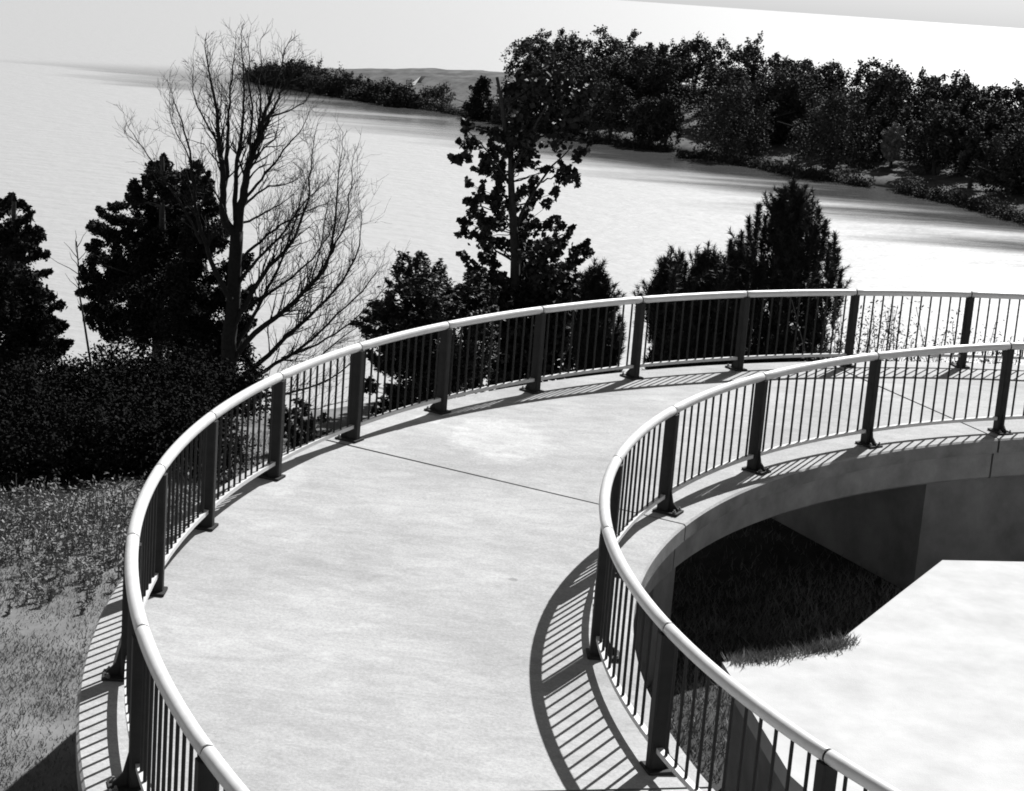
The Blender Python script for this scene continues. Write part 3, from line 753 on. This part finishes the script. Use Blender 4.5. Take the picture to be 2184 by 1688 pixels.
# ------------------------------------------------------------------ grass and weeds
def blades(name, X, Yv, hgt, width, m, kind='stuff', lean=.45, zoff=0.):
    n = len(X); Z = ground(X, Yv) + zoff
    base = np.stack([X, Yv, Z], -1); a = rng.uniform(0, 2*PI, n)
    w = np.stack([np.cos(a), np.sin(a), 0*a], -1)*(width*rng.uniform(.6, 1.4, n))[:, None]
    h = hgt*rng.uniform(.5, 1.3, n)
    ln = np.stack([rng.normal(size=n)*lean, rng.normal(size=n)*lean, np.ones(n)], -1)*h[:, None]
    V = np.stack([base-w, base+w, base+ln], 1).reshape(-1, 3)
    b = MB(); b.add(V, T=np.arange(n*3).reshape(-1, 3)); o = b.build(name, m); return tag(o, kind=kind)
def inside(X, Yv): return np.hypot(X-CX, Yv-CY)
n = 420000
X = rng.uniform(-10, 1, n); Yv = rng.uniform(9, 29, n)
k = (inside(X, Yv) > 11.3) & (rng.uniform(size=n) < .62+.4*hash2(X*1.3, Yv*1.3))
o = blades('grass', X[k], Yv[k], .04, .005, M_GRASS); tag(o, 'rough sunlit grass on the bank left of the ramp', 'grass')
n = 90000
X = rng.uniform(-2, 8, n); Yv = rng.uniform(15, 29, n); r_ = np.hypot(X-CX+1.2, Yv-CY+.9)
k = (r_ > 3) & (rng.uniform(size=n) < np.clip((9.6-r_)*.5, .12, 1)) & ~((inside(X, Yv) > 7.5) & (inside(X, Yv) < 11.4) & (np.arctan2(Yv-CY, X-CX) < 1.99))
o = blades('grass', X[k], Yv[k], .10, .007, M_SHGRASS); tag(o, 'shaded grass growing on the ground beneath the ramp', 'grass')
# tall pale weeds
def weeds(name, label, X, Yv, hgt, m, nleaf, ls, cat='weeds'):
    b = MB()
    for x, y, h in zip(X, Yv, hgt):
        z = float(ground(np.array(x), np.array(y))); p0 = np.array([x, y, z])
        d = np.array([rng.normal()*.18, rng.normal()*.18, 1])*h
        b.tube([p0, p0+d*.5+rng.normal(size=3)*.02, p0+d], [.011, .009, .005], 3, cap=False)
        f = rng.uniform(.2, 1, nleaf); C = p0 + d*f[:, None] + rng.normal(size=(nleaf, 3))*.06*min(h/.5, 1.8)
        leaves(b, C, ls, .2, .45)
    return tag(b.build(name, m), label, cat, kind='stuff')
n = 620
X = rng.uniform(-9, -2.6, n); Yv = 17.8+5.1*rng.uniform(0, 1, n)**.6; k = inside(X, Yv) > 12.6
X, Yv = X[k], Yv[k]
weeds('weeds', 'pale leafy weeds along the top of the sunlit bank', X, Yv, .12+.42*np.clip((Yv-18.6)/4.2, 0, 1)*rng.uniform(.5, 1.25, len(X)), M_WEED, 30, .06)
n = 120
X = rng.uniform(5.9, 8.6, n); Yv = rng.uniform(26.3, 28.2, n)
weeds('weeds', 'thin upright weeds behind the right end of the far railing', X, Yv, 1.3+1.35*rng.uniform(0, 1, n)**1.5, M_WEEDT, 150, .05)
n = 140
X = rng.uniform(2.0, 5.2, n); Yv = rng.uniform(24.8, 26.4, n)
weeds('weeds', 'short lit weeds at the outer edge beneath the ramp', X, Yv, rng.uniform(.2, .5, n), M_WEED, 16, .07)

# grass tufts along the edge of the landing
n = 2600
u_e = rng.uniform(0, len(e0)-2, n)+1; i_e = np.minimum(u_e.astype(int), len(e0)-2); f_e = u_e-i_e
E0 = np.array(e0); Pe = E0[i_e] + (E0[i_e+1]-E0[i_e])*f_e[:, None]
kk = (u_e > 1.9) & (rng.uniform(size=n) < .35+.65*np.sin(u_e*9)**2); Pe = Pe[kk]; n = len(Pe)
Pe[:, :2] += rng.normal(size=(n, 2))*.05 + (np.array([CX, CY])-Pe[:, :2])*.012
aa = rng.uniform(0, 2*PI, n); w = np.stack([np.cos(aa), np.sin(aa), 0*aa], -1)*.005
ln = np.stack([rng.normal(size=n)*.5, rng.normal(size=n)*.5, np.ones(n)], -1)*rng.uniform(.03, .11, n)[:, None]
b = MB(); b.add(np.stack([Pe-w, Pe+w, Pe+ln], 1).reshape(-1, 3), T=np.arange(n*3).reshape(-1, 3))
tag(b.build('edge_grass', M_WEED), 'ragged grass tufts along the edge of the pale landing', 'grass', kind='stuff')

# ------------------------------------------------------------------ far shore: trees
def far_tree(kind, label, px, py_base, w, h, back=0., leafmat=None, group='trees on the far shore', droop=False, name='shore_tree', trunk_frac=.25, n=1500, ls=.42):
    """py_base: pixel of the trunk's foot; w, h: crown width and height in pixels"""
    p = on_z(px, py_base, -14.6)
    d = np.array([p[0], p[1]])/np.hypot(p[0], p[1]); p[:2] += d*back
    k = p[1]/F*1.02; z = far_ground(p[0], p[1]); B = np.array([p[0], p[1], z-.1])
    W_, H_ = w*k, h*k*.80
    root = thing(name, label, 'tree', B, group)
    mb = MB(); top = B + np.array([rng.normal()*.1*W_, 0, H_*.8])
    mb.tube(wiggle([B, (B+top)/2, top], .08, 6), taper(6, .05*H_*.6+.08, .04), 6, cap=False)
    for _ in range(5):
        f = rng.uniform(.25, .6); s_ = B+(top-B)*f; e = s_ + np.array([rng.normal()*W_*.3, rng.normal()*W_*.3, H_*.25])
        mb.tube(wiggle([s_, (s_+e)/2, e], .05, 4), taper(4, .07, .02), 4, cap=False)
    mb.build('trunk', M_BARK, root, base=B)
    lv = MB(); m = 64
    for q in range(m):
        if kind == 'cone':
            f = rng.uniform(trunk_frac, 1); rad = W_*.5*(1-(f-trunk_frac)/(1-trunk_frac))**.8+.15
        elif kind == 'column':
            f = rng.uniform(trunk_frac, 1); rad = W_*.5*math.sqrt(max(.05, 1-((f-.5)/.55)**2))
        else:
            f = rng.uniform(trunk_frac, 1); u = (f-trunk_frac)/(1-trunk_frac); rad = W_*.5*math.sqrt(max(.03, 1-(u*1.05-.35)**2/.5 if u > .35 else .75+.25*u/.35))
        a_ = rng.uniform(0, 2*PI); rr_ = rad*math.sqrt(rng.uniform(.1, 1))
        c = B + np.array([rr_*math.cos(a_), rr_*math.sin(a_), f*H_])
        q_ = n//m; uu = rng.uniform(0, 1, q_); R_ = min(W_, H_)*rng.uniform(.10, .2)
        dv = c - (B + np.array([0, 0, f*H_*.75])); dv = dv/(np.linalg.norm(dv)+.5) + rng.normal(size=3)*.5 + np.array([0, 0, -.35 if droop else .25]); dv /= np.linalg.norm(dv)
        C = c + dv*((uu-.5)*R_*2.4)[:, None] + rng.normal(size=(q_, 3))*(R_*.42*(1.15-.7*uu))[:, None]
        leaves(lv, C, ls, .2, .7)
        if droop:
            for _ in range(8):   # hanging withes
                s_ = c + rng.normal(size=3)*[W_*.06, W_*.06, .1]; L = min(rng.uniform(.8, 2.4), max(.3, s_[2]-z-.3))
                t_ = np.linspace(0, 1, 9)[:, None]
                C = s_ + np.concatenate([rng.normal(size=(9, 2))*.08 + t_*rng.normal(size=(1, 2))*.15, -t_*L], 1)
                leaves(lv, C, ls*.75, -.0, .35)
    lv.build('crown', leafmat or M_FAR, root, base=B)
    return root

FT = [
 # kind, label, x, y foot, width, height, back, material, droop
 ('round','large weeping willow with branches hanging to the water, left of the pair',1558,338,160,185,3,M_WILLOW,True),
 ('round','large rounded weeping willow, right of the pair',1775,372,185,175,4,M_WILLOW,True),
 ('round','pale top tree rising behind the gap between the two willows',1655,345,120,190,10,M_FAR,False),
 ('round','dark tree behind the right willow, furthest right of the wood',1870,380,110,190,14,M_FAR,False),
 ('column','slim dark tree standing on the lawn right of the willows',1868,362,38,95,0,M_FAR,False),
 ('round','small young tree on the lawn at the right, thin trunk',1898,376,46,100,0,M_WEED,False),
 ('round','small bush at the water edge between the two willows',1655,358,60,28,0,M_FAR,False),
 ('round','slender tree with bare lower trunk by the open slope',1418,312,70,145,1,M_FAR,False),
 ('round','tree with pale leaning stems at the waterside',1378,308,80,135,1,M_FAR,False),
 ('round','dark round tree just right of the poplar top',1300,296,90,140,2,M_FAR,False),
 ('round','bushy tree behind the poplar top, dense',1240,288,100,140,5,M_FAR,False),
 ('round','tree hidden mostly by the poplar crown',1150,272,100,125,6,M_FAR,False),
 ('cone','black conical tree at the waterside left of the poplar top',1024,250,80,110,1,M_LEAF,False),
 ('round','small bush beside the conical tree at the waterside',1070,258,50,60,1,M_FAR,False),
 ('round','small tree with forked trunk on the pale lawn, nearer the conical tree',943,228,48,62,1,M_FAR,False),
 ('round','small tree with single trunk on the pale lawn, nearer the dark wood',912,226,44,62,1,M_FAR,False),
 ('round','tree behind the lawn above the slope',1345,300,110,160,16,M_FAR,False),
 ('round','tall tree at the top of the open slope, left of the left willow',1470,318,90,125,42,M_FAR,False),
 ('round','low bush on the shore below the open slope',1462,328,60,30,0,M_FAR,False),
 ('round','broad tree at the right of the far lawn, beyond the small young tree',1990,400,120,150,4,M_FAR,False),
 ('column','slender dark tree near the right end of the far shore',2065,418,60,140,3,M_FAR,False),
 ('round','last broad tree on the far shore at the right edge',2140,440,130,150,4,M_FAR,False),
 ('round','low bush on the shore below the slender tree',1330,304,70,34,0,M_FAR,False),
]
for kd, lab, px, py, w, h, bk, m_, dr in FT:
    small = h < 70
    far_tree(kd, lab, px, py, w, h, bk, m_, droop=dr, n=2200 if small else 6400, ls=.17 if small else .26, trunk_frac=.05 if (h < 40 or dr or kd == 'cone') else .28,
             name='willow_tree' if dr else ('shore_bush' if h < 40 else 'shore_tree'))

# wooded strip at the left end of the spit, and the wood behind: masses nobody could count
def mass(name, label, spots, m, ls=.45):
    b = MB()
    for px, py, back, w, h, cnt in spots:
        p = on_z(px, py, -14.7); d = np.array([p[0], p[1]])/np.hypot(p[0], p[1]); p[:2] += d*back
        k = p[1]/F; z = far_ground(p[0], p[1])
        for _ in range(cnt):
            f = rng.uniform(.05, 1); c = np.array([p[0]+rng.normal()*w*k*.4, p[1]+rng.normal()*w*k*.3, z+f*h*k])
            uu = rng.uniform(0, 1, 150); dv = rng.normal(size=3)*.6 + np.array([0, 0, .5])
            C = c + dv*((uu-.5)*1.9)[:, None] + rng.normal(size=(150, 3))*(.42*(1.15-.6*uu)*max(.4, 1-f*.4))[:, None]
            leaves(b, C, ls*.55, .2, .7)
    return tag(b.build(name, m), label, 'wood', kind='stuff')
mass('woodland', 'dark strip of woodland along the far shore at the top',
     [(x, 172+(x-560)*.172, 1.0, 40, 12+24*min(1, (x-540)/60)+8*math.sin(x*.07), 26) for x in range(545, 880, 14)], M_FAR)
mass('waterside_scrub', 'low dark scrub along the foot of the far bank',
     [(x, np.interp(x, [a for a, _ in SH], [c for _, c in SH])-1, .4, 14, 10 if 880 < x < 1000 else 14, 7) for x in list(range(870, 1260, 11)) + list(range(1260, 1430, 12)) + list(range(1500, 1800, 12)) + list(range(1820, 1850, 10)) + list(range(1930, 2250, 10))], M_FAR, .3)
mass('woodland', 'dark mass of woodland behind the waterside trees and willows',
     [(x, np.interp(x, [a for a, _ in SH], [c for _, c in SH])-2, 24+10*math.sin(x*.11), 60, 118+12*math.sin(x*.045)+8*math.sin(x*.13), 40) for x in range(1120, 2300, 22) if not 1428 < x < 1502 and not 1905 < x < 1950], M_FAR, .5)

# pale path climbing the far lawn
def on_far(px, py):
    d = ray(px, py); d = d/d[1]
    for Y in np.arange(150, 330, .5):
        p = d*Y
        if p[2] < far_ground(p[0], p[1]): return p
    return d*230
b = MB(); V = []
for a_, c_ in ((858, 198), (868, 191), (880, 185), (892, 179), (903, 172)):
    p = on_far(a_, c_); k_ = 5.0*p[1]/F
    for sx in (-1, 1):
        V.append((p[0]+sx*k_, p[1], far_ground(p[0]+sx*k_, p[1])+.22))
b.add(V, [(2*q, 2*q+1, 2*q+3, 2*q+2) for q in range(4)])
tag(b.build('path', M_PATH), kind='structure')

# thin bare sapling between the two evergreens
B = base_of(205, 840, 36.0)
sp_ = thing('bare_sapling', 'thin bare sapling stem between the two dark evergreens', 'tree', B)
P = [B-[0, 0, .1]] + [at(a_, c_, 36.0) for a_, c_ in ((195, 760), (176, 690), (166, 600), (163, 515))]
b = MB(); b.tube(wiggle(P, .02, 10), taper(10, .045, .012), 6, cap=False); b.build('trunk', M_DEADBARK, sp_, smooth=True, base=B)
b = MB()
for _ in range(14):
    f = rng.uniform(.35, .98); p0 = at(190-27*f, 780-260*f, 36.0); d = np.array([rng.normal()*.25, rng.normal()*.2, .35])
    b.tube(wiggle([p0, p0+d*.5, p0+d], .015, 4), taper(4, .012, .004), 3, cap=False)
tag(b.build('twig', M_DEADBARK, sp_, base=B), kind='stuff')
